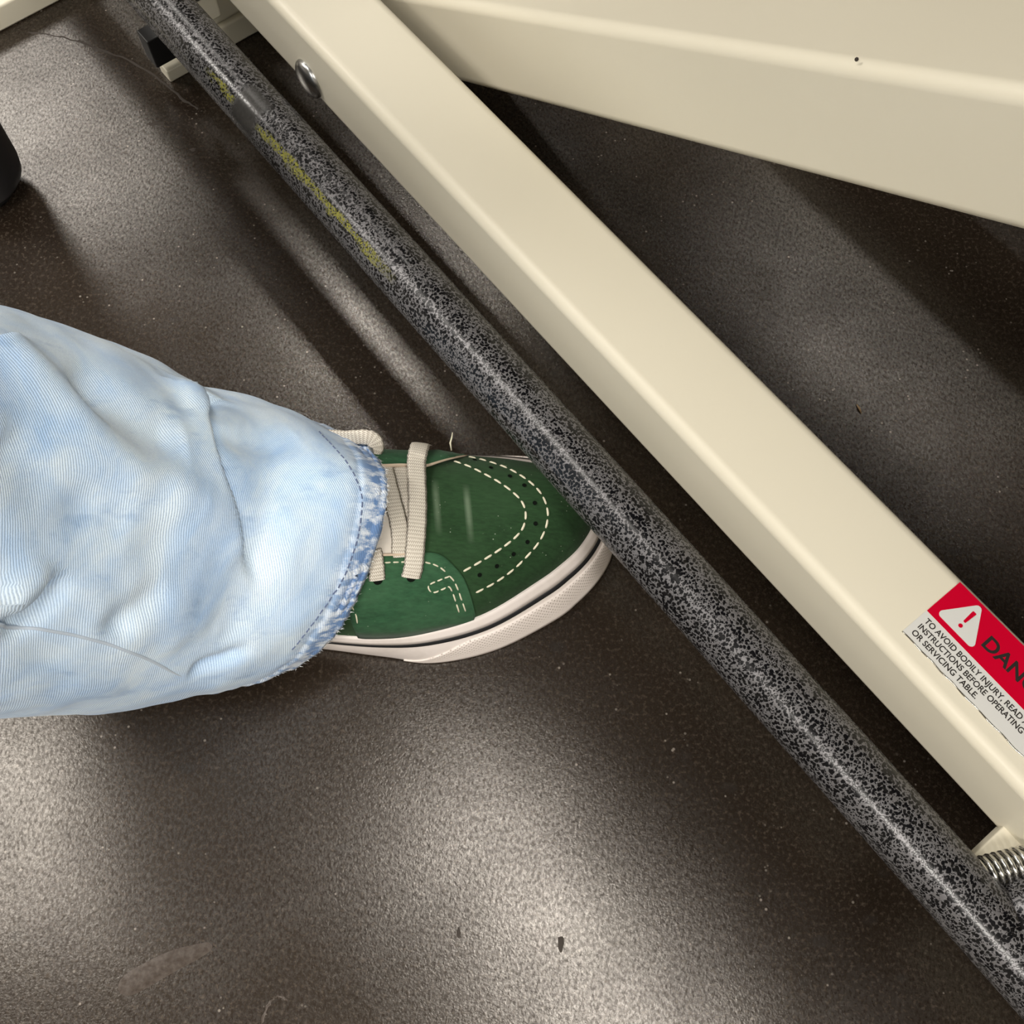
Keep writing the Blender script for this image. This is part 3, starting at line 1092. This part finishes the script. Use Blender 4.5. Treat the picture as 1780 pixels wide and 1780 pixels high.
def jnormal(k, j):
    a = jv[min(k + 1, NR - 1)][j] - jv[max(k - 1, 0)][j]
    b = jv[k][(j + 1) % NJ] - jv[k][j - 1]
    return a.cross(b).normalized()



import numpy as np
from mathutils import noise as mnoise


def poly_dist(P, pts):
    """distance of every point to a polyline, position along it, and offset vector"""
    pts = np.array([tuple(p) for p in pts])
    best = np.full(len(P), 1e9)
    par = np.zeros(len(P))
    off = np.zeros((len(P), 3))
    n = len(pts) - 1
    for s in range(n):
        a, b = pts[s], pts[s + 1]
        ab = b - a
        t = np.clip(((P - a) @ ab) / (ab @ ab), 0, 1)
        q = a + t[:, None] * ab
        d = np.linalg.norm(P - q, axis=1)
        m = d < best
        best[m] = d[m]
        par[m] = (s + t[m]) / n
        off[m] = (P - q)[m]
    return best, par, off


def fold(pts, amp, w, ends=(0.12, 0.12), step=None):
    """raise (or sink) the cloth along a line; step = direction of the low side of an overlapping fold"""
    P = np.array([tuple(v) for row in jv for v in row])
    Nm = np.array([tuple(jnormal(k, j)) for k in range(NR) for j in range(NJ)])
    c = catmull([Vector(p) / 1000 for p in pts], 6)
    d, t, off = poly_dist(P, c)
    e = np.clip(t / max(1e-6, ends[0]), 0, 1) * np.clip((1 - t) / max(1e-6, ends[1]), 0, 1)
    g = np.exp(-(d / w) ** 2) * e * amp
    if step is not None:
        side = off @ np.array(step)
        g = np.where(side > 0, -1.0, 0.55) * g * np.clip(np.abs(side) / 0.002, 0, 1)
    P = P + Nm * g[:, None]
    for k in range(NR):
        for j in range(NJ):
            jv[k][j] = Vector(P[k * NJ + j])


# soft unevenness of the cloth
for k in range(NR):
    for j in range(NJ):
        v = jv[k][j]
        jv[k][j] = v + jnormal(k, j) * (0.0032 * mnoise.noise(v * 22) + 0.0012 * mnoise.noise(v * 60))
fold([(-148.2, 243.4, 135.9), (-139.1, 224.9, 149.1), (-132.8, 207.8, 154.3), (-128.0, 189.4, 151.8), (-124.4, 175.4, 139.0), (-121.5, 161.7, 124.0), (-118.0, 151.9, 112.1)], 0.0065, 0.012, (0.02, 0.25), (0.72, 0.0, -0.7))
fold([(-188.1, 206.3, 241.5), (-176.2, 195.3, 235.3), (-168.3, 188.4, 228.2), (-159.3, 180.0, 217.2), (-150.7, 173.6, 201.4), (-140.1, 173.3, 176.4), (-129.7, 172.9, 152.1), (-122.3, 163.5, 126.7)], 0.006, 0.012, (0.02, 0.2))
fold([(-172.1, 206.7, 217.6), (-160.4, 201.3, 204.2), (-148.9, 196.7, 187.8), (-139.5, 196.9, 171.2)], -0.005, 0.012, (0.2, 0.2))
fold([(-150.1, 236, 150), (-144.8, 229.2, 154), (-139.0, 218.9, 156)], 0.003, 0.010, (0.05, 0.3))
fold([(-179.8, 104.1, 216.6), (-176.1, 106.7, 209.7), (-171.6, 113.0, 208.1), (-167.7, 119.8, 207.6), (-164.1, 126.6, 207.0)], -0.0055, 0.005, (0.05, 0.3))
fold([(-177.0, 111.4, 223.8), (-172.2, 117.3, 218.5), (-166.6, 127.0, 215.7)], 0.004, 0.008, (0.05, 0.3))
fold([(-146.8, 113.2, 102.5), (-139.4, 118.1, 97.7), (-131.6, 123.4, 94.0), (-122.0, 130.1, 91.5)], -0.0040, 0.005, (0.2, 0.3))
fold([(-159.9, 112.5, 166.3), (-155.7, 119.3, 167.8), (-149.8, 127.5, 164.5), (-143.2, 136.7, 158.9)], -0.0035, 0.008, (0.2, 0.3))
fold([(-173.6, 158.7, 254.8), (-165.3, 152.8, 234.6), (-158.2, 150.1, 214.1), (-149.3, 152.5, 190.4)], -0.004, 0.012, (0.05, 0.3))
fold([(-107.1, 193.0, 123.6), (-104.5, 178.2, 117.5), (-106.1, 163.7, 110.3), (-112.6, 151.0, 106.0)], 0.003, 0.011, (0.2, 0.3))
fold([(-130.9, 222, 139), (-126, 216, 136), (-117, 219, 125), (-106, 226, 113)], -0.0035, 0.009, (0.2, 0.3))
# the turned-up hem: a thicker band with a slight pucker and roll
hl = [0.0] * NJ
for k in range(NR):
    for j in range(NJ):
        if k:
            hl[j] += (cols[j][k] - cols[j][k - 1]).length
        if hl[j] < 0.03:
            puck = 0.0005 * sin(j * 2 * pi / NJ * 46 + 3 * sin(j * 0.21)) * sm(0.03 - hl[j], 0.0, 0.03)
            bandh = 0.0011 * (1 - sm(hl[j], 0.0125, 0.0150)) - 0.0006 * math.exp(-((hl[j] - 0.0135) / 0.0013) ** 2)
            jv[k][j] = jv[k][j] + jnormal(k, j) * (puck + bandh)


juv, jl = [], [0.0] * NJ
for k in range(NR):
    for j in range(NJ):
        if k:
            jl[j] += (jv[k][j] - jv[k - 1][j]).length
    avg = sum(jl) / NJ
    for j in range(NJ):
        juv.append((((j + NJ // 2) % NJ) * 0.5 / NJ, avg))
jverts = [v for row in jv for v in row]
jfaces = []
for k in range(NR - 1):
    for j in range(NJ):
        m = (j + 1) % NJ
        jfaces.append((k * NJ + j, (k + 1) * NJ + j, (k + 1) * NJ + m, k * NJ + m))
jfaces.append(tuple((NR - 1) * NJ + j for j in range(NJ))[::-1])
jeans = pw('jeans', jverts, jfaces, 'denim', person, True, juv)
tag(jeans, 'light-wash blue denim jeans')
md = jeans.modifiers.new('cloth', 'SOLIDIFY')
md.thickness = 0.0016
md.offset = -1


JB = BVHTree.FromPolygons(jverts, jfaces)


def on_jeans(pts, step, off):
    c = catmull([Vector(p) / 1000 for p in pts], 10)
    out = []
    for p in resample(c, step):
        h, n, _, _ = JB.find_nearest(p)
        if n.z < 0:
            n = -n
        out.append(h + n * off)
    return out


seam = on_jeans([(-184, 102, 226), (-180.1, 103.9, 217.3), (-176.6, 105.5, 208.1), (-171.8, 107.2, 194.8), (-166.7, 109.1, 180.6), (-161.9, 110.2, 166.3), (-157.1, 110.6, 149.8), (-153.4, 110.7, 130.9), (-150.5, 111.0, 107.3), (-147.6, 111.8, 89.8)], 0.004, -0.0004)
tube('side_seam', [p - PB for p in seam], [0.0008 * min(1.0, (len(seam) - i) / 8) + 0.00005 for i in range(len(seam))], 'seam', jeans, 8)
hem_line = on_jeans([(-96.6, 236.5, 101.8), (-87.9, 225.6, 108.5), (-80.1, 215.5, 111.5), (-75.0, 206.8, 111.7), (-72.1, 198.2, 109.0), (-72.8, 188.1, 104.2), (-75.4, 177.5, 97.3), (-80.3, 166.9, 90.1), (-86.4, 157.2, 83.5), (-94.6, 147.1, 77.9), (-104.2, 137.2, 71.2), (-109.0, 133.3, 68.3)], 0.0013, 0.0002)
vs, fs = [], []
for i in range(0, len(hem_line) - 2, 3):
    a, b = hem_line[i], hem_line[i + 2]
    t = (b - a).normalized()
    sd = t.cross(Vector((0.3, -0.3, 0.9))).normalized() * 0.00035
    up = sd.cross(t).normalized() * 0.0004
    k = len(vs)
    vs += [a - sd, a + sd, b + sd, b - sd, a.lerp(b, 0.3) + up, a.lerp(b, 0.7) + up]
    fs += [(k, k + 4, k + 5, k + 3), (k + 1, k + 2, k + 5, k + 4), (k, k + 1, k + 4), (k + 3, k + 5, k + 2)]
st = pw('hem_stitching', vs, fs, 'navy', jeans)
st['kind'] = 'stuff'


# frayed fibres along the hem
vs, fs = [], []
for j in range(NJ):
    for r in range(2):
        b = jv[0][j].lerp(jv[0][(j + 1) % NJ], random.random())
        d = (jv[0][j] - jv[1][j]).normalized() + Vector((random.uniform(-1, 1), random.uniform(-1, 1), random.uniform(-0.4, 1))) * 0.8
        if b.x < -0.15:
            continue
        e = b + d.normalized() * random.uniform(0.0008, 0.0022)
        sd = Vector((random.uniform(-1, 1), random.uniform(-1, 1), 0)).normalized() * 0.00022
        k = len(vs)
        vs += [b - sd, b + sd, e, b - Vector((0, 0, 0.0004))]
        fs += [(k, k + 1, k + 2), (k, k + 3, k + 2), (k + 1, k + 3, k + 2)]
pw('hem_fray', vs, fs, 'thread2', jeans)['kind'] = 'stuff'

# ---- the leg inside the jeans
tube('leg', [Vector(p) / 1000 - PB for p in ((-85, 206, 42), (-115, 205, 55), (-160, 203, 72), (-195, 198, 85), (-215, 188, 115), (-240, 172, 180), (-272, 140, 290), (-315, 113, 430), (-362, 95, 590))],
     [0.018, 0.026, 0.034, 0.040, 0.040, 0.046, 0.056, 0.054, 0.058], 'skin', person, 24)
